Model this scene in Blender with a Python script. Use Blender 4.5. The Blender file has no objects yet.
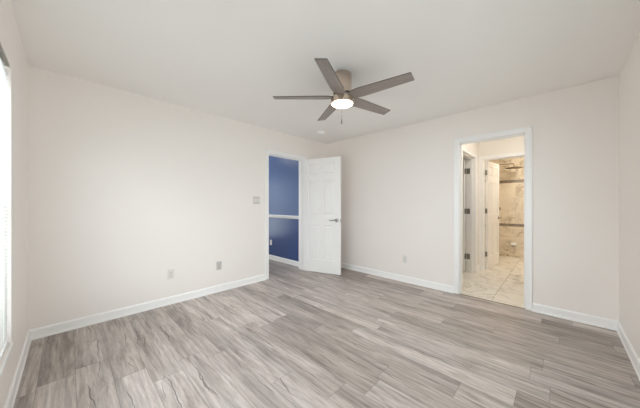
import bpy, bmesh, math, random
from mathutils import Vector, Matrix
random.seed(4)
S = bpy.context.scene
COL = S.collection
R = math.radians

# ------------------------------------------------------------------ camera
CAM_H = 1.2027
F_PX = 244.67
YAW = 44.18
cd = bpy.data.cameras.new('camera'); cam = bpy.data.objects.new('camera', cd); COL.objects.link(cam)
cd.sensor_width = 36; cd.lens = 36 * F_PX / 640; cd.clip_start = 0.02
cd.shift_y = (204.9 - 204) / 640
cam.location = (0, 0, CAM_H); cam.rotation_euler = (R(90), 0, R(YAW - 90))
S.camera = cam

# ------------------------------------------------------------------ world, lights, exposure
S.view_settings.view_transform = 'Standard'; S.view_settings.look = 'None'
S.view_settings.gamma = 1; S.view_settings.use_curve_mapping = False
S.view_settings.exposure = 0.05
S.cycles.diffuse_bounces = 10; S.cycles.max_bounces = 16; S.cycles.transparent_max_bounces = 16
S.cycles.caustics_reflective = False; S.cycles.caustics_refractive = False
W = bpy.data.worlds.new('world'); S.world = W; W.use_nodes = True
W.node_tree.nodes['Background'].inputs[0].default_value = (0.86, 0.92, 1.0, 1)
W.node_tree.nodes['Background'].inputs[1].default_value = 1.3

def area(name, loc, rot, sx, sy, power, col):
    l = bpy.data.lights.new(name, 'AREA'); l.shape = 'RECTANGLE'; l.size = sx; l.size_y = sy
    l.energy = power; l.color = col
    o = bpy.data.objects.new(name, l); COL.objects.link(o); o.location = loc; o.rotation_euler = rot
    return o
# daylight falling on the windows (outside the glass); front and hallway ones are added
area('daylight_left_window', (-0.62, 1.35, 1.35), (0, R(-90), 0), 1.7, 2.3, 115, (0.88, 0.925, 1.0))
area('added_front_daylight', (1.45, -0.80, 1.35), (R(90), 0, 0), 2.4, 1.7, 60, (0.88, 0.925, 1.0))  # added fill light, enters by the unseen front window
area('added_hallway_daylight', (1.85, 6.45, 1.1), (R(-90), 0, 0), 1.0, 1.9, 42, (0.88, 0.925, 1.0))  # added light for the unseen hallway end window
LAMP = dict(fan=14.0, hall=22.0, vest=27.0, bath=52.0)

# ------------------------------------------------------------------ material helpers
def mat(name):
    m = bpy.data.materials.new(name); m.use_nodes = True
    nt = m.node_tree; b = nt.nodes['Principled BSDF']
    return m, nt, b
def N(nt, t, **kw):
    n = nt.nodes.new(t)
    for k, v in kw.items(): setattr(n, k, v)
    return n
def L(nt, a, b): nt.links.new(a, b)
def val(nt, op, a, b=None, c=None):
    n = N(nt, 'ShaderNodeMath', operation=op)
    for i, x in enumerate((a, b, c)):
        if x is None: continue
        if isinstance(x, (int, float)): n.inputs[i].default_value = x
        else: L(nt, x, n.inputs[i])
    return n.outputs[0]
def rgbmix(nt, fac, a, b, mode='MIX'):
    n = N(nt, 'ShaderNodeMix', data_type='RGBA', blend_type=mode)
    for i, x in ((0, fac), (6, a), (7, b)):
        if isinstance(x, (int, float)): n.inputs[i].default_value = x
        elif isinstance(x, tuple): n.inputs[i].default_value = (*x, 1)
        else: L(nt, x, n.inputs[i])
    return n.outputs[2]
def ramp(nt, fac, stops):
    n = N(nt, 'ShaderNodeValToRGB'); cr = n.color_ramp
    while len(cr.elements) < len(stops): cr.elements.new(0.5)
    for e, (p, c) in zip(cr.elements, stops):
        e.position = p; e.color = (*c, 1) if isinstance(c, tuple) else (c, c, c, 1)
    L(nt, fac, n.inputs[0]); return n.outputs[0]
def noise(nt, vec, scale, detail=3, rough=0.5, dist=0.0):
    n = N(nt, 'ShaderNodeTexNoise'); n.inputs['Scale'].default_value = scale
    n.inputs['Detail'].default_value = detail; n.inputs['Roughness'].default_value = rough
    n.inputs['Distortion'].default_value = dist
    L(nt, vec, n.inputs['Vector']); return n.outputs['Fac']
def pos(nt):
    return N(nt, 'ShaderNodeNewGeometry').outputs['Position']
def paint(name, col, rough=0.6, bump=0.02, scale=180):
    m, nt, b = mat(name)
    v = pos(nt)
    n1 = noise(nt, v, 1.3, 2)
    c = rgbmix(nt, n1, tuple(x * 0.985 for x in col), tuple(min(1, x * 1.015) for x in col))
    L(nt, c, b.inputs['Base Color']); b.inputs['Roughness'].default_value = rough
    bp = N(nt, 'ShaderNodeBump'); bp.inputs['Strength'].default_value = bump; bp.inputs['Distance'].default_value = 0.002
    L(nt, noise(nt, v, scale, 2), bp.inputs['Height']); L(nt, bp.outputs[0], b.inputs['Normal'])
    return m
def metal(name, col, rough=0.3, aniso=False):
    m, nt, b = mat(name)
    v = pos(nt)
    mp = N(nt, 'ShaderNodeMapping'); mp.inputs['Scale'].default_value = (1, 1, 30); L(nt, v, mp.inputs[0])
    n1 = noise(nt, mp.outputs[0], 20, 2)
    L(nt, rgbmix(nt, n1, tuple(x * .93 for x in col), col), b.inputs['Base Color'])
    b.inputs['Metallic'].default_value = 1; b.inputs['Roughness'].default_value = rough
    return m
def emit(name, col, strength):
    m, nt, b = mat(name)
    b.inputs['Base Color'].default_value = (0.9, 0.88, 0.84, 1)
    b.inputs['Emission Color'].default_value = (*col, 1); b.inputs['Emission Strength'].default_value = strength
    b.inputs['Roughness'].default_value = 0.5
    return m

M = {}
M['wall'] = paint('wall_paint', (0.885, 0.84, 0.80), 0.5)
M['ceiling'] = paint('ceiling_paint', (0.935, 0.92, 0.90), 0.8, 0.05)
M['wall_bath'] = paint('bathroom_paint', (0.86, 0.83, 0.78), 0.5)
M['trim'] = paint('trim_gloss_paint', (0.92, 0.915, 0.905), 0.3, 0.0)
M['door'] = paint('door_paint', (0.90, 0.89, 0.875), 0.35, 0.03, 90)
M['blue_up'] = paint('blue_paint_upper', (0.085, 0.15, 0.33), 0.35, 0.03)
M['blue_low'] = paint('blue_paint_lower', (0.045, 0.085, 0.235), 0.25, 0.03)
M['plastic'] = paint('white_plastic', (0.76, 0.74, 0.71), 0.35, 0.0)
M['plastic_dark'] = paint('slot_dark', (0.09, 0.085, 0.08), 0.5, 0.0)
M['almond'] = paint('grey_almond_plastic', (0.60, 0.575, 0.55), 0.4, 0.0)
M['bright_plastic'] = paint('bright_plastic', (0.93, 0.925, 0.91), 0.3, 0.0)
M['nickel'] = metal('brushed_nickel', (0.62, 0.52, 0.44), 0.13)
M['nickel_warm'] = metal('brushed_nickel_ring', (0.68, 0.57, 0.46), 0.25)
M['chrome'] = metal('chrome', (0.42, 0.41, 0.40), 0.18)
M['steel'] = metal('hinge_steel', (0.34, 0.32, 0.29), 0.4)
M['bronze'] = metal('bronze', (0.26, 0.17, 0.10), 0.35)
M['rail'] = metal('headrail_grey', (0.42, 0.41, 0.38), 0.4)
M['vinyl'] = paint('window_vinyl', (0.84, 0.84, 0.84), 0.35, 0.0)
M['ground'] = paint('outdoor_ground', (0.30, 0.31, 0.27), 0.9, 0.0)
M['lens'] = emit('fan_lens', (1.0, 0.86, 0.68), LAMP['fan'])
M['added_lamp_hall'] = emit('added_hall_lamp', (1.0, 0.95, 0.88), LAMP['hall'])
M['added_lamp_vest'] = emit('added_vestibule_lamp', (1.0, 0.95, 0.88), LAMP['vest'])
M['lamp_bath'] = emit('bath_lamp', (1.0, 0.91, 0.78), LAMP['bath'])

def slat_material():
    m, nt, b = mat('blind_slat')
    b.inputs['Base Color'].default_value = (0.86, 0.86, 0.84, 1); b.inputs['Roughness'].default_value = 0.4
    t = N(nt, 'ShaderNodeBsdfTranslucent'); t.inputs[0].default_value = (0.85, 0.85, 0.83, 1)
    mx = N(nt, 'ShaderNodeMixShader'); mx.inputs[0].default_value = 0.3
    L(nt, b.outputs[0], mx.inputs[1]); L(nt, t.outputs[0], mx.inputs[2])
    L(nt, mx.outputs[0], nt.nodes['Material Output'].inputs[0]); return m
M['slat'] = slat_material()
def glass_material():
    m, nt, b = mat('window_glass'); nt.nodes.remove(b)
    g = N(nt, 'ShaderNodeBsdfGlossy'); g.inputs['Roughness'].default_value = 0.02
    t = N(nt, 'ShaderNodeBsdfTransparent'); t.inputs[0].default_value = (0.95, 0.97, 0.96, 1)
    mx = N(nt, 'ShaderNodeMixShader'); mx.inputs[0].default_value = 0.06
    L(nt, t.outputs[0], mx.inputs[1]); L(nt, g.outputs[0], mx.inputs[2])
    L(nt, mx.outputs[0], nt.nodes['Material Output'].inputs[0]); return m
M['glass'] = glass_material()

def blade_material():
    m, nt, b = mat('fan_blade_wood')
    tc = N(nt, 'ShaderNodeTexCoord').outputs['Object']
    mp = N(nt, 'ShaderNodeMapping'); mp.inputs['Scale'].default_value = (3, 60, 10); L(nt, tc, mp.inputs[0])
    n1 = noise(nt, mp.outputs[0], 1.5, 4, 0.6)
    L(nt, ramp(nt, n1, [(0.3, (0.26, 0.220, 0.195)), (0.7, (0.37, 0.325, 0.295))]), b.inputs['Base Color'])
    b.inputs['Roughness'].default_value = 0.4; b.inputs['Metallic'].default_value = 0.15
    return m
M['blade'] = blade_material()
for k_ in ('nickel', 'nickel_warm'):
    nt_ = M[k_].node_tree; tg = N(nt_, 'ShaderNodeTangent', direction_type='RADIAL', axis='Z'); b_ = nt_.nodes['Principled BSDF']
    L(nt_, tg.outputs[0], b_.inputs['Tangent']); b_.inputs['Anisotropic'].default_value = 0.0
M['blade_edge'] = paint('fan_blade_edge', (0.10, 0.085, 0.075), 0.5, 0)

def floor_material():
    m, nt, b = mat('grey_oak_planks')
    PW, PL = 0.182, 1.22
    sp = N(nt, 'ShaderNodeSeparateXYZ'); L(nt, pos(nt), sp.inputs[0])
    x, y = sp.outputs[0], sp.outputs[1]
    u = val(nt, 'DIVIDE', val(nt, 'ADD', x, 5.06), PW)
    row = val(nt, 'FLOOR', u); fu = val(nt, 'FRACT', u)
    wn = N(nt, 'ShaderNodeTexWhiteNoise', noise_dimensions='1D'); L(nt, row, wn.inputs['W'])
    v = val(nt, 'ADD', val(nt, 'DIVIDE', val(nt, 'ADD', y, 7.0), PL), wn.outputs['Value'])
    colm = val(nt, 'FLOOR', v); fv = val(nt, 'FRACT', v)
    cid = N(nt, 'ShaderNodeCombineXYZ'); L(nt, row, cid.inputs[0]); L(nt, colm, cid.inputs[1])
    w2 = N(nt, 'ShaderNodeTexWhiteNoise', noise_dimensions='2D'); L(nt, cid.outputs[0], w2.inputs['Vector'])
    rid = w2.outputs['Value']; ridc = N(nt, 'ShaderNodeSeparateColor'); L(nt, w2.outputs['Color'], ridc.inputs[0])
    # grain coordinates: own shift for every plank
    def gvec(sx, sy, k):
        c = N(nt, 'ShaderNodeCombineXYZ')
        L(nt, val(nt, 'MULTIPLY', x, sx), c.inputs[0]); L(nt, val(nt, 'MULTIPLY', y, sy), c.inputs[1])
        L(nt, val(nt, 'MULTIPLY', rid, k), c.inputs[2]); return c.outputs[0]
    fine = noise(nt, gvec(75, 7.0, 90), 1.0, 5, 0.7)
    mid = noise(nt, gvec(13, 1.4, 60), 1.0, 5, 0.62, 1.5)
    big = noise(nt, gvec(12, 0.75, 40), 1.0, 3, 0.55, 0.6)
    # cathedral grain
    wv = N(nt, 'ShaderNodeTexWave', wave_type='BANDS', bands_direction='X')
    wv.inputs['Scale'].default_value = 1.0; wv.inputs['Distortion'].default_value = 9.0
    wv.inputs['Detail'].default_value = 3; wv.inputs['Detail Scale'].default_value = 0.8; wv.inputs['Detail Roughness'].default_value = 0.6
    L(nt, gvec(9, 0.9, 30), wv.inputs['Vector'])
    base = ramp(nt, mid, [(0.28, (0.30, 0.250, 0.222)), (0.45, (0.465, 0.410, 0.378)), (0.60, (0.56, 0.508, 0.478)), (0.8, (0.68, 0.635, 0.61))])
    base = rgbmix(nt, 0.30, base, ramp(nt, wv.outputs['Fac'], [(0.0, 0.62), (0.5, 0.88), (1.0, 1.0)]), 'MULTIPLY')
    base = rgbmix(nt, 0.55, base, ramp(nt, fine, [(0.30, 0.62), (0.62, 1.14)]), 'MULTIPLY')
    base = rgbmix(nt, 0.75, base, ramp(nt, big, [(0.32, 0.58), (0.48, 0.97), (0.7, 1.14)]), 'MULTIPLY')
    tone = ramp(nt, rid, [(0.0, (0.80, 0.775, 0.745)), (0.3, (0.96, 0.945, 0.925)), (0.7, (1.06, 1.06, 1.06)), (1.0, (1.24, 1.235, 1.23))])
    base = rgbmix(nt, 1.0, base, tone, 'MULTIPLY')
    # cracks: thin dark meandering streaks in some places
    def crack(k, centre, spread, thr, wmax):
        c1 = N(nt, 'ShaderNodeCombineXYZ'); L(nt, val(nt, 'MULTIPLY', y, 2.6), c1.inputs[1]); L(nt, val(nt, 'MULTIPLY_ADD', rid, 50.0, k), c1.inputs[2])
        c2 = N(nt, 'ShaderNodeCombineXYZ'); L(nt, val(nt, 'MULTIPLY', y, 2.0), c2.inputs[1]); L(nt, val(nt, 'MULTIPLY_ADD', rid, 71.0, k + 9.0), c2.inputs[2])
        wob = val(nt, 'MULTIPLY', val(nt, 'SUBTRACT', noise(nt, c1.outputs[0], 1.0, 4, 0.5), 0.5), 0.75)
        ctr = val(nt, 'ADD', val(nt, 'MULTIPLY_ADD', ridc.outputs[2 if k < 5 else 1], spread, centre), wob)
        wid = val(nt, 'MULTIPLY', val(nt, 'SUBTRACT', noise(nt, c2.outputs[0], 1.0, 2), thr), wmax)
        wid = val(nt, 'MINIMUM', wid, 0.020)
        return val(nt, 'LESS_THAN', val(nt, 'ABSOLUTE', val(nt, 'SUBTRACT', fu, ctr)), wid)
    line = val(nt, 'MAXIMUM', crack(1.0, 0.2, 0.6, 0.51, 0.20), crack(6.0, 0.1, 0.8, 0.54, 0.16))
    base = rgbmix(nt, val(nt, 'MULTIPLY', line, 0.72), base, (0.10, 0.075, 0.062))
    # dark smudged knots
    vo = N(nt, 'ShaderNodeTexVoronoi'); vo.inputs['Scale'].default_value = 1.0; L(nt, gvec(7.0, 1.9, 11), vo.inputs['Vector'])
    kn = ramp(nt, vo.outputs['Distance'], [(0.0, 1.0), (0.16, 0.0)])
    base = rgbmix(nt, val(nt, 'MULTIPLY', kn, 0.55), base, (0.16, 0.125, 0.10))
    # joints
    ju = val(nt, 'MINIMUM', fu, val(nt, 'SUBTRACT', 1.0, fu)); jv = val(nt, 'MINIMUM', fv, val(nt, 'SUBTRACT', 1.0, fv))
    j = val(nt, 'MAXIMUM', val(nt, 'LESS_THAN', ju, 0.0085), val(nt, 'LESS_THAN', jv, 0.0013))
    base = rgbmix(nt, val(nt, 'MULTIPLY', j, 0.55), base, (0.12, 0.10, 0.085))
    L(nt, base, b.inputs['Base Color'])
    L(nt, ramp(nt, fine, [(0.2, 0.50), (0.8, 0.36)]), b.inputs['Roughness'])
    bp = N(nt, 'ShaderNodeBump'); bp.inputs['Strength'].default_value = 0.25; bp.inputs['Distance'].default_value = 0.001
    hgt = val(nt, 'SUBTRACT', fine, val(nt, 'MULTIPLY', val(nt, 'MAXIMUM', line, j), 1.5))
    L(nt, hgt, bp.inputs['Height']); L(nt, bp.outputs[0], b.inputs['Normal'])
    return m
M['floor'] = floor_material()

def marble_material(name, ax, ay, tw, th, ox, oy, base_c, vein_c, rough, grout_c, joint, stagger=0.0, bands=()):
    """ax, ay: which axes (0 x, 1 y, 2 z) run along and across the tiles."""
    m, nt, b = mat(name)
    p = pos(nt)
    sp = N(nt, 'ShaderNodeSeparateXYZ'); L(nt, p, sp.inputs[0])
    a, c = sp.outputs[ax], sp.outputs[ay]
    v = val(nt, 'DIVIDE', val(nt, 'ADD', c, oy), th); row = val(nt, 'FLOOR', v); fv = val(nt, 'FRACT', v)
    u = val(nt, 'ADD', val(nt, 'DIVIDE', val(nt, 'ADD', a, ox), tw), val(nt, 'MULTIPLY', row, stagger))
    colm = val(nt, 'FLOOR', u); fu = val(nt, 'FRACT', u)
    cid = N(nt, 'ShaderNodeCombineXYZ'); L(nt, row, cid.inputs[0]); L(nt, colm, cid.inputs[1])
    w2 = N(nt, 'ShaderNodeTexWhiteNoise', noise_dimensions='2D'); L(nt, cid.outputs[0], w2.inputs['Vector'])
    add = N(nt, 'ShaderNodeVectorMath', operation='MULTIPLY_ADD'); L(nt, w2.outputs['Color'], add.inputs[0])
    add.inputs[1].default_value = (3, 3, 3); L(nt, p, add.inputs[2])
    vec = add.outputs[0]
    n1 = noise(nt, vec, 2.1, 5, 0.55, 1.6)
    n2 = noise(nt, vec, 4.5, 4, 0.55, 1.2)
    soft = noise(nt, vec, 1.5, 3)
    vein = ramp(nt, val(nt, 'ABSOLUTE', val(nt, 'SUBTRACT', n1, 0.5)), [(0.0, 1.0), (0.03, 0.25), (0.09, 0.0)])
    vein2 = ramp(nt, val(nt, 'ABSOLUTE', val(nt, 'SUBTRACT', n2, 0.5)), [(0.0, 0.55), (0.022, 0.0)])
    vv = val(nt, 'MULTIPLY', val(nt, 'MAXIMUM', vein, vein2), ramp(nt, soft, [(0.38, 0.15), (0.62, 1.0)]))
    base = rgbmix(nt, vv, base_c, vein_c)
    ju = val(nt, 'MULTIPLY', val(nt, 'MINIMUM', fu, val(nt, 'SUBTRACT', 1.0, fu)), tw)
    jv = val(nt, 'MULTIPLY', val(nt, 'MINIMUM', fv, val(nt, 'SUBTRACT', 1.0, fv)), th)
    j = val(nt, 'LESS_THAN', val(nt, 'MINIMUM', ju, jv), joint)
    base = rgbmix(nt, j, base, grout_c)
    for z0, z1 in bands:      # mosaic accent bands of small brown tiles
        inb = val(nt, 'MULTIPLY', val(nt, 'GREATER_THAN', sp.outputs[2], z0), val(nt, 'LESS_THAN', sp.outputs[2], z1))
        br = N(nt, 'ShaderNodeTexBrick'); br.inputs['Scale'].default_value = 1
        cv = N(nt, 'ShaderNodeCombineXYZ'); L(nt, val(nt, 'MULTIPLY', a, 1.0), cv.inputs[0]); L(nt, sp.outputs[2], cv.inputs[1])
        L(nt, cv.outputs[0], br.inputs['Vector'])
        br.inputs['Color1'].default_value = (0.20, 0.155, 0.115, 1); br.inputs['Color2'].default_value = (0.30, 0.25, 0.20, 1)
        br.inputs['Mortar'].default_value = (0.42, 0.36, 0.29, 1); br.inputs['Mortar Size'].default_value = 0.0015
        br.inputs['Brick Width'].default_value = 0.09; br.inputs['Row Height'].default_value = 0.022
        base = rgbmix(nt, inb, base, br.outputs['Color'])
    L(nt, base, b.inputs['Base Color']); b.inputs['Roughness'].default_value = rough
    return m
M['tile_floor'] = marble_material('marble_floor_tile', 0, 1, 1.2, 0.6, 0.45, 0.0, (0.88, 0.85, 0.79), (0.52, 0.46, 0.38), 0.22, (0.50, 0.45, 0.38), 0.0035, 0.5)
M['tile_wall'] = marble_material('marble_wall_tile', 1, 2, 0.6, 0.30, 0.2, 0.13, (0.80, 0.73, 0.60), (0.36, 0.26, 0.16), 0.25, (0.66, 0.59, 0.48), 0.0018, 0.5, ((0.70, 0.765), (1.715, 1.785)))
M['tile_wall_side'] = marble_material('marble_side_tile', 0, 2, 0.6, 0.30, 0.2, 0.13, (0.80, 0.73, 0.60), (0.36, 0.26, 0.16), 0.25, (0.66, 0.59, 0.48), 0.0018, 0.5, ((0.70, 0.765), (1.715, 1.785)))

# ------------------------------------------------------------------ mesh helpers
def box(bm, x0, x1, y0, y1, z0, z1, bevel=0.0):
    vs = [bm.verts.new((x, y, z)) for z in (z0, z1) for y in (y0, y1) for x in (x0, x1)]
    fs = [(0, 2, 3, 1), (4, 5, 7, 6), (0, 1, 5, 4), (2, 6, 7, 3), (0, 4, 6, 2), (1, 3, 7, 5)]
    faces = [bm.faces.new([vs[i] for i in f]) for f in fs]
    if bevel > 0:
        es = list({e for f in faces for e in f.edges})
        bmesh.ops.bevel(bm, geom=es, offset=bevel, segments=2, affect='EDGES', profile=0.5)
def lathe(bm, prof, seg=40, cx=0, cy=0, M4=None, cap=True):
    rings = []
    for r, z in prof:
        ring = []
        for i in range(seg):
            a = 2 * math.pi * i / seg
            p = Vector((cx + r * math.cos(a), cy + r * math.sin(a), z))
            ring.append(bm.verts.new(M4 @ p if M4 else p))
        rings.append(ring)
    for A, B in zip(rings, rings[1:]):
        for i in range(seg):
            bm.faces.new((A[i], A[(i + 1) % seg], B[(i + 1) % seg], B[i]))
    if cap:
        bm.faces.new(rings[0][::-1]); bm.faces.new(rings[-1])
def tube(bm, pts, r, seg=12):
    pts = [Vector(p) for p in pts]; rings = []
    prev = None
    for i, p in enumerate(pts):
        d = (pts[min(i + 1, len(pts) - 1)] - pts[max(i - 1, 0)]).normalized()
        if prev is None:
            up = Vector((0, 0, 1)) if abs(d.z) < 0.9 else Vector((1, 0, 0))
            a = d.cross(up).normalized()
        else:
            a = (prev - d * prev.dot(d)).normalized()
        prev = a; b = d.cross(a)
        rr = r[i] if isinstance(r, (list, tuple)) else r
        rings.append([bm.verts.new(p + (a * math.cos(t) + b * math.sin(t)) * rr) for t in [2 * math.pi * k / seg for k in range(seg)]])
    for A, B in zip(rings, rings[1:]):
        for i in range(seg):
            bm.faces.new((A[i], A[(i + 1) % seg], B[(i + 1) % seg], B[i]))
    bm.faces.new(rings[0][::-1]); bm.faces.new(rings[-1])
def profile(bm, poly, p0, p1, inward):
    """extrude a closed 2D profile (offset from wall, height) from p0 to p1 on the floor plan; inward = unit normal of wall."""
    n = Vector(inward)
    A = [bm.verts.new((p0[0] + n.x * d, p0[1] + n.y * d, z)) for d, z in poly]
    B = [bm.verts.new((p1[0] + n.x * d, p1[1] + n.y * d, z)) for d, z in poly]
    k = len(poly)
    for i in range(k): bm.faces.new((A[i], A[(i + 1) % k], B[(i + 1) % k], B[i]))
    bm.faces.new(A[::-1]); bm.faces.new(B)
def obj(name, bm, m, parent=None, smooth=False, extra=()):
    bmesh.ops.recalc_face_normals(bm, faces=bm.faces)
    me = bpy.data.meshes.new(name); bm.to_mesh(me); bm.free()
    me.materials.append(m)
    for e in extra: me.materials.append(e)
    if smooth:
        me.shade_auto_smooth(angle=R(35)) if hasattr(me, 'shade_auto_smooth') else None
        for p in me.polygons: p.use_smooth = True
        me.set_sharp_from_angle(angle=R(35))
    o = bpy.data.objects.new(name, me); COL.objects.link(o)
    if parent: o.parent = parent
    return o
def tag(o, label=None, cat=None, kind=None, group=None):
    if label: o['label'] = label
    if cat: o['category'] = cat
    if kind: o['kind'] = kind
    if group: o['group'] = group
    return o
def empty(name, loc, label, cat, kind=None, group=None, rot=(0, 0, 0)):
    o = bpy.data.objects.new(name, None); COL.objects.link(o); o.location = loc; o.rotation_euler = rot
    o.empty_display_size = 0.1
    return tag(o, label, cat, kind, group)
def boxes(name, m, lst, label, cat, parent=None, bevel=0.0, kind='structure'):
    bm = bmesh.new()
    for b in lst: box(bm, *b, bevel)
    o = obj(name, bm, m, parent)
    return tag(o, label, cat, kind) if not parent else o

# ------------------------------------------------------------------ room measures
XD, XB, YC, YA, ZC = -0.246, 3.667, -0.42, 3.369, 2.44
T = 0.12
DH = 2.03                                            # door head
AX0, AX1 = 2.267, 3.024                              # hallway door opening
BY0, BY1 = 0.271, 0.948                              # bathroom door opening
WY0, WY1, WZ0, WZ1 = 0.25, 2.43, 0.35, 2.045          # left window
VX0, VX1 = 0.30, 2.60                                # added front window, unseen
J = 0.018                                            # jamb board

# ------------------------------------------------------------------ shell
boxes('floor', M['floor'], [(XD - T, XB + 0.012, YC - T, YA + T, -0.1, 0), (1.18, 3.25, YA + T, 6.1, -0.1, 0)],
      'grey wood plank floor of the bedroom, running on into the hallway', 'floor')
boxes('floor_bathroom', M['tile_floor'], [(XB + 0.012, 7.35, -0.75, 2.4, -0.1, 0.0)],
      'cream marble tile floor with brown veins beyond the right doorway', 'floor')
boxes('ceiling', M['ceiling'], [(XD - T, XB + T, YC - T, YA + T, ZC, ZC + 0.1)], 'flat white bedroom ceiling', 'ceiling')
boxes('ceiling_hallway', M['ceiling'], [(1.18, 3.25, YA + T, 6.1, ZC, ZC + 0.1)], 'white ceiling of the blue hallway', 'ceiling')
boxes('ceiling_bathroom', M['ceiling'], [(XB + T, 7.35, -0.75, 2.4, ZC, ZC + 0.1)], 'white ceiling over the bathroom', 'ceiling')
boxes('wall_left', M['wall'], [(XD - T, XD, YC - T, WY0, 0, ZC), (XD - T, XD, WY1, YA + T, 0, ZC), (XD - T, XD, WY0, WY1, 0, WZ0), (XD - T, XD, WY0, WY1, WZ1, ZC)],
      'cream painted wall holding the window with blinds', 'wall')
boxes('wall_back', M['wall'], [(XD, AX0 - J, YA, YA + T, 0, ZC), (AX1 + J, XB + T, YA, YA + T, 0, ZC), (AX0 - J, AX1 + J, YA, YA + T, DH + J, ZC)],
      'long cream painted wall with the doorway to the blue hallway', 'wall')
boxes('wall_right', M['wall'], [(XB, XB + T, YC - T, BY0 - J, 0, ZC), (XB, XB + T, BY1 + J, YA, 0, ZC), (XB, XB + T, BY0 - J, BY1 + J, DH + J, ZC)],
      'off-white wall with the doorway to the tiled bathroom', 'wall')
boxes('wall_front', M['wall'], [(XD, VX0, YC - T, YC, 0, ZC), (VX1, XB, YC - T, YC, 0, ZC), (VX0, VX1, YC - T, YC, 0, WZ0), (VX0, VX1, YC - T, YC, WZ1, ZC)],
      'off-white wall at the right edge of the view', 'wall')
# hallway
boxes('wall_hallway_right', M['blue_up'], [(3.14, 3.25, YA + T, 6.1, 0.955, ZC)], 'upper blue painted hallway wall above the chair rail', 'wall')
boxes('wall_hallway_wainscot', M['blue_low'], [(3.14, 3.25, YA + T, 6.1, 0, 0.955)], 'deeper blue lower hallway wall under the chair rail', 'wall')
boxes('wall_hallway_left', M['wall'], [(1.18, 1.3, YA + T, 6.1, 0, ZC)], 'pale side wall of the hallway', 'wall')
boxes('wall_hallway_end', M['wall'], [(1.3, 1.42, 5.98, 6.1, 0, ZC), (2.28, 3.14, 5.98, 6.1, 0, ZC), (1.42, 2.28, 5.98, 6.1, 0, 0.2), (1.42, 2.28, 5.98, 6.1, 2.03, ZC)], 'pale end wall of the hallway', 'wall')
# vestibule + bathroom
SX0, SX1 = 4.19, 5.0                                 # closet door opening in the side wall
VXF = 5.33                                           # wall facing us with the inner door
IY0, IY1 = 0.27, 0.985
boxes('wall_vestibule_left', M['wall_bath'], [(XB + T, SX0 - J, 1.05, 1.17, 0, ZC), (SX1 + J, VXF, 1.05, 1.17, 0, ZC), (SX0 - J, SX1 + J, 1.05, 1.17, DH + J, ZC)],
      'white side wall beyond the right doorway, with a hinged side opening', 'wall')
boxes('wall_vestibule_right', M['wall_bath'], [(XB + T, VXF, -0.02, 0.10, 0, ZC)], 'white wall on the right side of the vestibule', 'wall')
boxes('wall_vestibule_back', M['wall_bath'], [(VXF, VXF + T, IY1 + J, 1.17, 0, ZC), (VXF, VXF + T, -0.75, IY0 - J, 0, ZC), (VXF, VXF + T, IY0 - J, IY1 + J, DH + J, ZC)],
      'white wall around the inner bathroom doorway', 'wall')
boxes('wall_bathroom_back', M['tile_wall'], [(7.2, 7.35, -0.75, 2.4, 0, ZC)], 'shower wall of cream marble tiles with two brown mosaic bands', 'wall')
boxes('wall_bathroom_left', M['tile_wall_side'], [(VXF + T, 7.2, 1.17, 1.29, 0, ZC)], 'marble tiled side wall behind the open bathroom door', 'wall')
boxes('wall_bathroom_right', M['wall_bath'], [(VXF + T, 7.2, -0.75, -0.63, 0, ZC)], 'white side wall of the bathroom', 'wall')
boxes('wall_closet', M['wall_bath'], [(XB + T, 5.95, 2.28, 2.4, 0, ZC), (5.83, 5.95, 1.29, 2.28, 0, ZC)], 'wall inside the dim side closet', 'wall')

# ------------------------------------------------------------------ baseboards
BP = [(0, 0), (0.019, 0), (0.019, 0.010), (0.016, 0.018), (0.013, 0.021), (0.013, 0.078), (0.009, 0.088), (0.004, 0.094), (0, 0.094)]
def baseboard(name, runs, label):
    bm = bmesh.new()
    for p0, p1, n in runs: profile(bm, BP, p0, p1, n)
    tag(obj(name, bm, M['trim']), label, 'baseboard', 'structure')
CW, CT = 0.064, 0.016
baseboard('baseboard_left', [((XD, YC), (XD, YA), (1, 0))], 'white baseboard under the window')
baseboard('baseboard_back', [((XD, YA), (AX0 - CW, YA), (0, -1)), ((AX1 + CW, YA), (XB, YA), (0, -1))], 'long white baseboard running to the hallway doorway')
baseboard('baseboard_right', [((XB, YC), (XB, BY0 - CW), (-1, 0)), ((XB, BY1 + CW), (XB, YA), (-1, 0))], 'white baseboard on both sides of the bathroom doorway')
baseboard('baseboard_front', [((XD, YC), (XB, YC), (0, 1))], 'white baseboard at the right edge of the floor')
baseboard('baseboard_hallway', [((3.14, YA + T), (3.14, 5.98), (-1, 0))], 'white baseboard below the blue hallway wall')
baseboard('baseboard_vestibule', [((XB + T, 1.05), (SX0 - CW, 1.05), (0, -1)), ((SX1 + CW, 1.05), (VXF, 1.05), (0, -1))], 'white baseboard on the vestibule side wall')
boxes('baseboard_shower', M['tile_wall_side'], [(7.165, 7.2, -0.63, 1.17, 0, 0.055)], 'low marble curb at the foot of the shower wall', 'baseboard', bevel=0.004)

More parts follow.
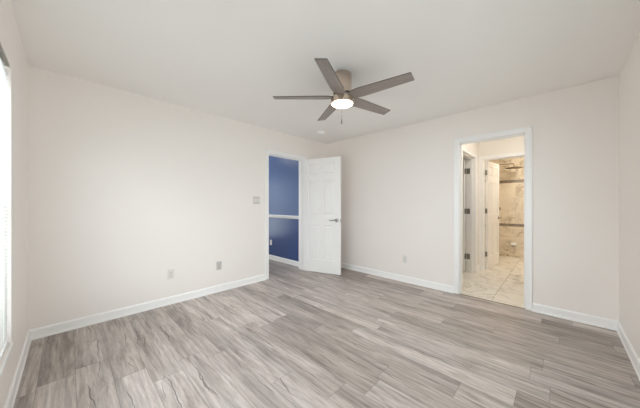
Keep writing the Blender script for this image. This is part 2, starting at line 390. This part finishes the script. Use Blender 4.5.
# ------------------------------------------------------------------ door casings, jambs, chair rail
def casing_axis_x(bm, x0, x1, y, side, t=T, both=True):
    """opening between x0..x1 in a wall whose face is at y; wall extends to y+t"""
    box(bm, x0 - J, x0, y - 0.001, y + t + 0.001, 0.001, DH + J); box(bm, x1, x1 + J, y - 0.001, y + t + 0.001, 0.001, DH + J)
    box(bm, x0, x1, y - 0.001, y + t + 0.001, DH, DH + J)
    ym = y + t * (0.45 if side > 0 else 0.62)
    for a, b in ((x0, x0 + 0.011), (x1 - 0.011, x1)): box(bm, a, b, ym - 0.018, ym + 0.018, 0.001, DH)
    box(bm, x0, x1, ym - 0.018, ym + 0.018, DH - 0.011, DH)
    for f, s in ((y, -1), (y + t, 1)):
        ya, yb = sorted((f + s * 0.001, f + s * CT))
        for a, b in ((x0 - CW, x0 - 0.004), (x1 + 0.004, x1 + CW)):
            box(bm, a, b, ya, yb, 0.006, DH + CW, 0.003)
        box(bm, x0 - 0.004, x1 + 0.004, ya, yb, DH + 0.004, DH + CW, 0.003)
        yc, yd = sorted((f + s * 0.012, f + s * (CT + 0.006)))
        for a, b in ((x0 - CW - 0.001, x0 - CW + 0.014), (x1 + CW - 0.014, x1 + CW + 0.001)): box(bm, a, b, yc, yd, 0.006, DH + CW, 0.002)
        box(bm, x0 - CW - 0.001, x1 + CW + 0.001, yc, yd, DH + CW - 0.014, DH + CW + 0.001, 0.002)
def casing_axis_y(bm, y0, y1, x, side, t=T):
    tmp = bmesh.new(); casing_axis_x(tmp, y0, y1, x, side, t)
    for v in tmp.verts: v.co = Vector((v.co.y, v.co.x, v.co.z))
    me = bpy.data.meshes.new('tmp'); tmp.to_mesh(me); tmp.free(); bm.from_mesh(me); bpy.data.meshes.remove(me)
bm = bmesh.new(); casing_axis_x(bm, AX0, AX1, YA, 1); tag(obj('trim_1', bm, M['trim']), 'white casing around the doorway to the blue hallway', 'door casing', 'structure')
bm = bmesh.new(); casing_axis_y(bm, BY0, BY1, XB, 1); tag(obj('trim_2', bm, M['trim']), 'white casing around the doorway to the tiled bathroom', 'door casing', 'structure')
bm = bmesh.new(); casing_axis_x(bm, SX0, SX1, 1.05, 1); tag(obj('trim_3', bm, M['trim']), 'white casing of the side opening beyond the right doorway', 'door casing', 'structure')
bm = bmesh.new(); casing_axis_y(bm, IY0, IY1, VXF, 1); tag(obj('trim_4', bm, M['trim']), 'white casing around the inner bathroom door', 'door casing', 'structure')
bm = bmesh.new()
profile(bm, [(0, 0.925), (0.010, 0.925), (0.014, 0.94), (0.026, 0.955), (0.028, 0.975), (0.018, 0.985), (0, 0.99)], (3.14, YA + T), (3.14, 5.98), (-1, 0))
tag(obj('trim_5', bm, M['trim']), 'white chair rail across the blue hallway wall', 'chair rail', 'structure')
M['strip'] = metal('threshold_metal', (0.36, 0.32, 0.27), 0.45)
bm = bmesh.new(); profile(bm, [(0, 0.0), (0.004, 0.004), (0.014, 0.007), (0.026, 0.004), (0.03, 0.0)], (XB, BY0), (XB, BY1), (1, 0))
tag(obj('trim_6', bm, M['strip']), 'thin grey threshold strip between planks and bathroom tile', 'threshold', 'structure')

# ------------------------------------------------------------------ six panel doors
DT = 0.035
def panel_door_mesh(w, h=2.02, sy=-1):
    bm = bmesh.new()
    st, ml = 0.105, 0.09
    xs = [0, st, w / 2 - ml / 2, w / 2 + ml / 2, w - st, w]
    zs = [0, 0.225, 0.835, 1.02, 1.625, 1.735, 1.925, h]
    g = {}
    for k, y in enumerate((0.0, sy * DT)):
        for i, x in enumerate(xs):
            for j, z in enumerate(zs): g[k, i, j] = bm.verts.new((x, y, z))
    nx, nz = len(xs) - 1, len(zs) - 1; panels = []
    for k in (0, 1):
        for i in range(nx):
            for j in range(nz):
                f = bm.faces.new((g[k, i, j], g[k, i + 1, j], g[k, i + 1, j + 1], g[k, i, j + 1]))
                if i in (1, 3) and j in (1, 3, 5): panels.append(f)
    for i in range(nx):
        for j in (0, nz): bm.faces.new((g[0, i, j], g[0, i + 1, j], g[1, i + 1, j], g[1, i, j]))
    for j in range(nz):
        for i in (0, nx): bm.faces.new((g[0, i, j], g[0, i, j + 1], g[1, i, j + 1], g[1, i, j]))
    bmesh.ops.recalc_face_normals(bm, faces=bm.faces)
    bmesh.ops.inset_individual(bm, faces=panels, thickness=0.012, depth=-0.012)
    bmesh.ops.inset_individual(bm, faces=panels, thickness=0.010, depth=0.0)
    bmesh.ops.inset_individual(bm, faces=panels, thickness=0.022, depth=0.008)
    return bm
def lever(parent, x, z, y, out, toward, m):
    """lever handle: rosette, neck and curved lever; out = side sign, toward = lever direction sign along x"""
    bm = bmesh.new()
    T4 = Matrix.Translation((x, y, z)) @ Matrix.Rotation(R(-90 * out), 4, 'X')
    lathe(bm, [(0.0315, 0), (0.0315, 0.006), (0.026, 0.010), (0.012, 0.012), (0.011, 0.045), (0.0125, 0.050), (0.0125, 0.060), (0.008, 0.064)], 24, M4=T4)
    pts = [(x, y + out * 0.054, z)]
    for i in range(1, 9):
        t = i / 8; pts.append((x + toward * 0.115 * t, y + out * (0.054 - 0.006 * math.sin(t * 3.14)), z + 0.006 * math.sin(t * 6.28)))
    tube(bm, pts, [0.0095, 0.0092, 0.0085, 0.008, 0.0075, 0.0072, 0.007, 0.0068, 0.005], 12)
    return obj('door_handle', bm, m, parent, True)
def door(name, pivot, ang, w, sy, label, handle_z=0.93, hm='chrome'):
    d = obj(name, panel_door_mesh(w, 2.02, sy), M['door']); tag(d, label, 'door', 'structure')
    d.location = (*pivot, 0.008); d.rotation_euler = (0, 0, R(ang))
    hl = lever(d, w - 0.065, handle_z, 0.0, -sy, -1, M[hm]); lever(d, w - 0.065, handle_z, sy * DT, sy, -1, M[hm])
    bm = bmesh.new()
    ym = sy * DT / 2
    box(bm, w - 0.0005, w + 0.0015, ym - 0.0125, ym + 0.0125, handle_z - 0.028, handle_z + 0.028)
    tube(bm, [(w, ym, handle_z), (w + 0.010, ym, handle_z)], 0.008, 12)
    obj('latch', bm, M[hm], d)
    for z in (0.27, 1.08, 1.80):
        bm = bmesh.new()
        tube(bm, [(-0.003, -sy * 0.005, z - 0.047), (-0.003, -sy * 0.005, z + 0.047)], 0.0055, 10)
        tube(bm, [(-0.003, -sy * 0.005, z + 0.047), (-0.003, -sy * 0.005, z + 0.053)], 0.0035, 10)
        box(bm, -0.0018, 0.0004, min(0, sy * 0.029), max(0, sy * 0.029), z - 0.045, z + 0.045)
        obj('hinge', bm, M['steel'], d)
    return d
door('door_1', (AX1 - 0.004, YA - 0.024), -70.5, 0.722, -1, 'white six-panel bedroom door standing open beside the blue hallway')
door('door_2', (VXF + T + 0.022, IY1 - 0.010), -6.5, 0.700, -1, 'white six-panel door open into the tiled bathroom')
door('door_3', (SX1 - 0.002, 1.17 + 0.024), 66, 0.79, 1, 'white door folded back into the dim side closet')
# hinge leaves let into the jambs
for z in (0.278, 1.088, 1.808):
    for par, b in (('trim_3', (SX1 - 0.003, SX1 + 0.002, 1.118, 1.176)), ('trim_4', (VXF + T - 0.036, VXF + T + 0.004, IY1 - 0.003, IY1 + 0.002))):
        bm = bmesh.new(); box(bm, *b, z - 0.048, z + 0.048)
        tag(obj('hinge_plate', bm, M['steel'], bpy.data.objects[par]), 'steel hinge plate')

# ------------------------------------------------------------------ windows and blinds
def window(name, w, origin, rotz, label, blabel, h0=WZ0, h1=WZ1, tilt=4):
    """local frame: x along the wall 0..w, y from room face (0) outward (+), z up"""
    root = empty(name, origin, label, 'window', 'structure', rot=(0, 0, rotz))
    bm = bmesh.new()
    y0, y1 = 0.066, 0.112
    box(bm, 0, 0.045, y0, y1, h0, h1, 0.002); box(bm, w - 0.045, w, y0, y1, h0, h1, 0.002)
    box(bm, 0.045, w - 0.045, y0, y1, h0, h0 + 0.05, 0.002); box(bm, 0.045, w - 0.045, y0, y1, h1 - 0.045, h1, 0.002)
    box(bm, w / 2 - 0.035, w / 2 + 0.035, y0, y1, h0 + 0.05, h1 - 0.045, 0.002)
    obj('window_frame', bm, M['vinyl'], root)
    zm = (h0 + h1) / 2
    for a, b in ((0.045, w / 2 - 0.035), (w / 2 + 0.035, w - 0.045)):
        for z0, z1, yy in ((h0 + 0.05, zm + 0.02, 0.070), (zm - 0.02, h1 - 0.045, 0.090)):
            bm = bmesh.new()
            box(bm, a, a + 0.03, yy, yy + 0.018, z0, z1); box(bm, b - 0.03, b, yy, yy + 0.018, z0, z1)
            box(bm, a + 0.03, b - 0.03, yy, yy + 0.018, z0, z0 + 0.035); box(bm, a + 0.03, b - 0.03, yy, yy + 0.018, z1 - 0.035, z1)
            s = obj('sash', bm, M['vinyl'], root)
            bm = bmesh.new(); box(bm, a + 0.03, b - 0.03, yy + 0.007, yy + 0.011, z0 + 0.035, z1 - 0.035)
            obj('pane', bm, M['glass'], s)
    bm = bmesh.new(); box(bm, -0.05, w + 0.004, -0.008, 0.066, h0 - 0.022, h0 - 0.001, 0.004); obj('window_sill', bm, M['trim'], root)
    if not blabel: return
    bl = empty('window_blind', (origin[0], origin[1], 0), blabel, 'blind', rot=(0, 0, rotz))
    bm = bmesh.new(); box(bm, 0.04, w - 0.085, -0.002, 0.034, h1 - 0.020, h1 + 0.0, 0.004); obj('headrail', bm, M['rail'], bl)
    bm = bmesh.new()
    z = h1 - 0.034; tilt = R(tilt)
    cy, hw = 0.022, 0.0125
    while z > h0 + 0.035:
        pr = []
        for t in (-1, 0, 1):
            yy = cy + t * hw * math.cos(tilt); zz_ = z - t * hw * math.sin(tilt) + (0.0022 if t == 0 else 0)
            pr.append((yy, zz_))
        A = [bm.verts.new((0.012, a, b)) for a, b in pr]; B = [bm.verts.new((w - 0.012, a, b)) for a, b in pr]
        A2 = [bm.verts.new((0.012, a, b - 0.0006)) for a, b in pr]; B2 = [bm.verts.new((w - 0.012, a, b - 0.0006)) for a, b in pr]
        for i in (0, 1):
            bm.faces.new((A[i], B[i], B[i + 1], A[i + 1])); bm.faces.new((A2[i], A2[i + 1], B2[i + 1], B2[i]))
        bm.faces.new((A[0], A2[0], B2[0], B[0])); bm.faces.new((A[2], B[2], B2[2], A2[2]))
        for P, Q in ((A, A2), (B, B2)):
            bm.faces.new((P[0], P[1], Q[1], Q[0])); bm.faces.new((P[1], P[2], Q[2], Q[1]))
        z -= 0.0215
    obj('slats', bm, M['slat'], bl)
    bm = bmesh.new(); box(bm, 0.012, w - 0.012, 0.010, 0.034, h0 + 0.004, h0 + 0.022, 0.003); obj('bottom_rail', bm, M['vinyl'], bl)
    for f in (0.08, 0.36, 0.64, 0.92):
        bm = bmesh.new(); tube(bm, [(w * f, 0.0085, h0 + 0.02), (w * f, 0.0085, h1 - 0.03)], 0.0009, 6); obj('ladder_cord', bm, M['vinyl'], bl)
# wall_left: looking along +x(local) = +Y world reversed so that local +y points outward (-X): rot 90 deg -> x->+Y, y->-X
window('window_1', WY1 - WY0, (XD, WY0, 0), R(90), 'white framed double window with blinds at the left edge', 'white mini blind hanging in the left window with grey headrail', tilt=-30)
# wall_front: local y outward = -Y: rot 180 -> x->-X, y->-Y
window('window_added_front', VX1 - VX0, (VX1, YC, 0), R(180), 'added white framed window in the front wall, unseen, bringing in daylight', 'white mini blind hanging in the added front wall window')  # window added behind the camera to fill the room with daylight
window('window_added_hallway', 0.86, (1.42, 5.98, 0), 0, 'added tall white framed window at the end of the hallway, unseen, bringing in daylight', None, 0.2, 2.03)  # window added out of view to carry daylight onto the blue wall
boxes('ground_outside', M['ground'], [(-30, 30, -30, -0.7, -0.5, -0.4), (-30, -0.6, -0.7, 30, -0.5, -0.4), (-0.6, 10, 6.3, 30, -0.5, -0.4)], 'grey green ground outside the windows', 'ground')

# ------------------------------------------------------------------ ceiling fan
FX, FY = 1.81, 1.465
fan = empty('ceiling_fan', (FX, FY, ZC), 'brushed nickel five-blade ceiling fan with a lit round lamp', 'ceiling fan')
bm = bmesh.new()
lathe(bm, [(0.080, 0.0), (0.086, -0.002), (0.088, -0.010), (0.088, -0.176), (0.084, -0.187), (0.06, -0.192)], 64)
obj('motor_housing', bm, M['nickel'], fan, True)
bm = bmesh.new()
lathe(bm, [(0.06, -0.192), (0.078, -0.196), (0.082, -0.200), (0.082, -0.216), (0.078, -0.220), (0.05, -0.222)], 64)
obj('blade_hub', bm, M['steel'], fan, True)
bm = bmesh.new()
lathe(bm, [(0.05, -0.222), (0.104, -0.224), (0.108, -0.229), (0.108, -0.278), (0.105, -0.282), (0.099, -0.282), (0.097, -0.276)], 64)
lk = obj('light_ring', bm, M['nickel_warm'], fan, True)
bm = bmesh.new()
lathe(bm, [(0.097, -0.272), (0.097, -0.284), (0.090, -0.288), (0.06, -0.290), (0.02, -0.291), (0.003, -0.291)], 64)
obj('light_lens', bm, M['lens'], lk, True)
BW0, BW1, BR0, BR1 = 0.063, 0.048, 0.085, 0.649
for k in range(5):
    ang = R(-10.4 + 72 * k)
    bm = bmesh.new()
    # outline in local coordinates (x outward, y tangential): skewed tip
    pts = [(BR0, -0.040), (0.135, -0.058), (0.20, -BW0), (BR1 - 0.002, -BW1), (BR1, -BW1 + 0.002), (BR1, BW1 - 0.002), (BR1 - 0.002, BW1), (0.20, BW0), (0.135, 0.058), (BR0, 0.040)]
    th = 0.008
    top = [bm.verts.new((x, y, th)) for x, y in pts]; bot = [bm.verts.new((x, y, 0)) for x, y in pts]
    ft = bm.faces.new(top); fb = bm.faces.new(bot[::-1])
    for i in range(len(pts)):
        f = bm.faces.new((top[i], bot[i], bot[(i + 1) % len(pts)], top[(i + 1) % len(pts)])); f.material_index = 1
    b = obj('blade', bm, M['blade'], fan, False, (M['blade_edge'],))
    b.location = (0, 0, -0.224)
    b.rotation_euler = (Matrix.Rotation(ang, 3, 'Z') @ Matrix.Rotation(R(-12), 3, 'X')).to_euler()
    bm = bmesh.new()
    box(bm, 0.070, 0.150, -0.022, 0.022, 0.0081, 0.0105, 0.001)
    for sx, sy in ((0.125, 0.012), (0.125, -0.012), (0.105, 0)):
        lathe(bm, [(0.005, 0.0), (0.005, 0.0022), (0.002, 0.0035)], 12, sx, sy, Matrix.Translation((0, 0, 0.0105)))
    br = obj('blade_bracket', bm, M['steel'], b)
bm = bmesh.new()
ch0 = Vector((0.028, 0.086, -0.224))
chx, chy = -0.090, -0.066
tube(bm, [(chx, chy, -0.256), (chx - 0.006, chy - 0.006, -0.262), (chx - 0.008, chy - 0.008, -0.30), (chx - 0.008, chy - 0.008, -0.47)], 0.0011, 8)
zc = -0.30
while zc > -0.47:
    lathe(bm, [(0.0004, zc), (0.0018, zc - 0.0012), (0.0018, zc - 0.0024), (0.0004, zc - 0.0036)], 8, chx - 0.008, chy - 0.008); zc -= 0.006
pc = obj('pull_chain', bm, M['nickel'], fan)
bm = bmesh.new()
lathe(bm, [(0.001, -0.465), (0.003, -0.47), (0.006, -0.49), (0.005, -0.508), (0.001, -0.512)], 16, chx - 0.008, chy - 0.008)
obj('chain_fob', bm, M['steel'], pc, True)

# ------------------------------------------------------------------ smoke detector
sd = empty('smoke_detector', (2.985, 2.885, ZC), 'round white smoke detector on the ceiling in the far corner', 'smoke detector')
bm = bmesh.new(); lathe(bm, [(0.066, 0.0), (0.066, -0.010), (0.060, -0.012)], 48); obj('mounting_base', bm, M['bright_plastic'], sd, True)
bm = bmesh.new(); lathe(bm, [(0.058, -0.0125), (0.060, -0.016), (0.057, -0.030), (0.045, -0.037), (0.02, -0.038), (0.003, -0.038)], 48)
dm = obj('cover', bm, M['bright_plastic'], sd, True)
bm = bmesh.new(); lathe(bm, [(0.008, -0.0375), (0.008, -0.0405), (0.004, -0.0415)], 20, 0.018, 0); obj('test_button', bm, M['almond'], dm, True)

# ------------------------------------------------------------------ wall plates (local: x along wall, -y out of wall, z up)
def plate(parent, w, h, m):
    bm = bmesh.new(); box(bm, -w / 2, w / 2, -0.006, -0.0003, -h / 2, h / 2, 0.002); return obj('cover_plate', bm, m, parent)
def outlet(loc, rotz, label, m, group=None):
    o = empty('power_outlet', loc, label, 'outlet', group=group, rot=(0, 0, rotz))
    plate(o, 0.070, 0.115, m)
    for dz in (-0.0195, 0.0195):
        bm = bmesh.new(); box(bm, -0.0165, 0.0165, -0.0085, -0.0062, dz - 0.014, dz + 0.014, 0.002); s = obj('socket', bm, m, o)
        bm = bmesh.new()
        box(bm, -0.0085, -0.0060, -0.0092, -0.0087, dz - 0.003, dz + 0.007); box(bm, 0.0060, 0.0085, -0.0092, -0.0087, dz - 0.003, dz + 0.007)
        lathe(bm, [(0.0028, 0), (0.0028, 0.0005)], 12, M4=Matrix.Translation((0, -0.0087, dz - 0.008)) @ Matrix.Rotation(R(90), 4, 'X'))
        obj('slots', bm, M['plastic_dark'], s)
    bm = bmesh.new(); lathe(bm, [(0.003, 0), (0.003, 0.001), (0.0015, 0.0016)], 12, M4=Matrix.Translation((0, -0.0062, 0)) @ Matrix.Rotation(R(90), 4, 'X')); obj('screw', bm, M['steel'], o, True)
M['painted_plate'] = paint('painted_over_plate', (0.78, 0.74, 0.70), 0.5, 0.0)
outlet((0.87, YA, 0.363), 0, 'cream power outlet low on the long wall, the one nearer the window', M['painted_plate'])
outlet((1.457, YA, 0.362), 0, 'greyish power outlet low on the long wall, the one nearer the hallway doorway', M['almond'])
outlet((XB, 1.712, 0.357), R(-90), 'pale power outlet low on the right wall beside the bathroom doorway', M['plastic'])
outlet((3.14, 4.57, 0.37), R(-90), 'white power outlet on the dark blue hallway wall', M['trim'])
sw = empty('light_switch', (2.046, YA, 1.275), 'grey two-gang light switch plate left of the hallway doorway', 'light switch')
plate(sw, 0.108, 0.115, M['almond'])
for dx in (-0.023, 0.023):
    bm = bmesh.new(); box(bm, dx - 0.0165, dx + 0.0165, -0.0085, -0.0062, -0.033, 0.033, 0.0015); obj('rocker', bm, M['plastic'], sw)

# ------------------------------------------------------------------ bathroom fittings
sh = empty('rain_shower', (6.95, 1.17, 2.13), 'bronze rain shower head on a long bent arm by the marble wall', 'shower head')
bm = bmesh.new()
tube(bm, [(0, -0.002, 0.0), (0, -0.42, 0.0), (0, -0.462, -0.004), (0, -0.47, -0.03), (0, -0.47, -0.085)], 0.009, 12)
obj('shower_arm', bm, M['bronze'], sh, True)
bm = bmesh.new(); lathe(bm, [(0.03, 0), (0.03, 0.004), (0.02, 0.012), (0.01, 0.014)], 24, M4=Matrix.Translation((0, -0.001, 0)) @ Matrix.Rotation(R(90), 4, 'X')); obj('flange', bm, M['bronze'], sh, True)
bm = bmesh.new(); lathe(bm, [(0.01, -0.08), (0.022, -0.088), (0.15, -0.094), (0.155, -0.098), (0.155, -0.104), (0.150, -0.106)], 48, 0, -0.47); obj('spray_disc', bm, M['bronze'], sh, True)
sv = empty('shower_valve', (7.2, 1.02, 1.115), 'dark round shower valve with lever on the marble wall', 'shower valve', rot=(0, 0, R(-90)))
bm = bmesh.new(); lathe(bm, [(0.045, 0), (0.045, 0.004), (0.038, 0.010), (0.022, 0.012), (0.022, 0.05), (0.016, 0.055)], 32, M4=Matrix.Translation((0, -0.001, 0)) @ Matrix.Rotation(R(90), 4, 'X')); obj('escutcheon', bm, M['bronze'], sv, True)
bm = bmesh.new(); tube(bm, [(0, -0.045, 0), (0, -0.05, -0.03), (0, -0.055, -0.085)], [0.008, 0.007, 0.005], 10); obj('valve_lever', bm, M['bronze'], sv, True)
fs = empty('shower_footrest', (7.2, 0.73, 0.285), 'small white ceramic foot shelf low on the shower wall', 'foot rest', rot=(0, 0, R(-90)))
bm = bmesh.new(); box(bm, -0.055, 0.055, -0.08, -0.0005, -0.012, 0.012, 0.005); box(bm, -0.055, 0.055, -0.014, -0.0005, 0.012, 0.05, 0.004)
obj('shelf_body', bm, M['trim'], fs, True)
bm = bmesh.new(); box(bm, -0.03, 0.03, -0.05, -0.0005, -0.04, -0.012, 0.004); obj('bracket', bm, M['steel'], fs, True)

# ------------------------------------------------------------------ ceiling lamps of the side rooms, unseen; hallway and vestibule ones added for light
def dome(loc, m, label, r=0.16):
    o = empty('ceiling_light', loc, label, 'ceiling light')
    bm = bmesh.new(); lathe(bm, [(r, 0), (r, -0.022), (r - 0.012, -0.026)], 48); obj('lamp_base', bm, M['nickel'], o, True)
    bm = bmesh.new(); lathe(bm, [(r - 0.012, -0.0265), (r - 0.02, -0.05), (r * 0.6, -0.075), (r * 0.25, -0.085), (0.004, -0.087)], 48); obj('diffuser', bm, m, o, True)
dome((2.45, 4.75, ZC), M['added_lamp_hall'], 'added round flush ceiling light of the hallway, unseen')  # unseen fixture added to light the hallway
dome((4.35, 0.33, ZC), M['added_lamp_vest'], 'added round flush ceiling light of the vestibule, unseen')  # unseen fixture added to brighten the vestibule
dome((6.45, 0.25, ZC), M['lamp_bath'], 'round warm flush ceiling light of the bathroom')
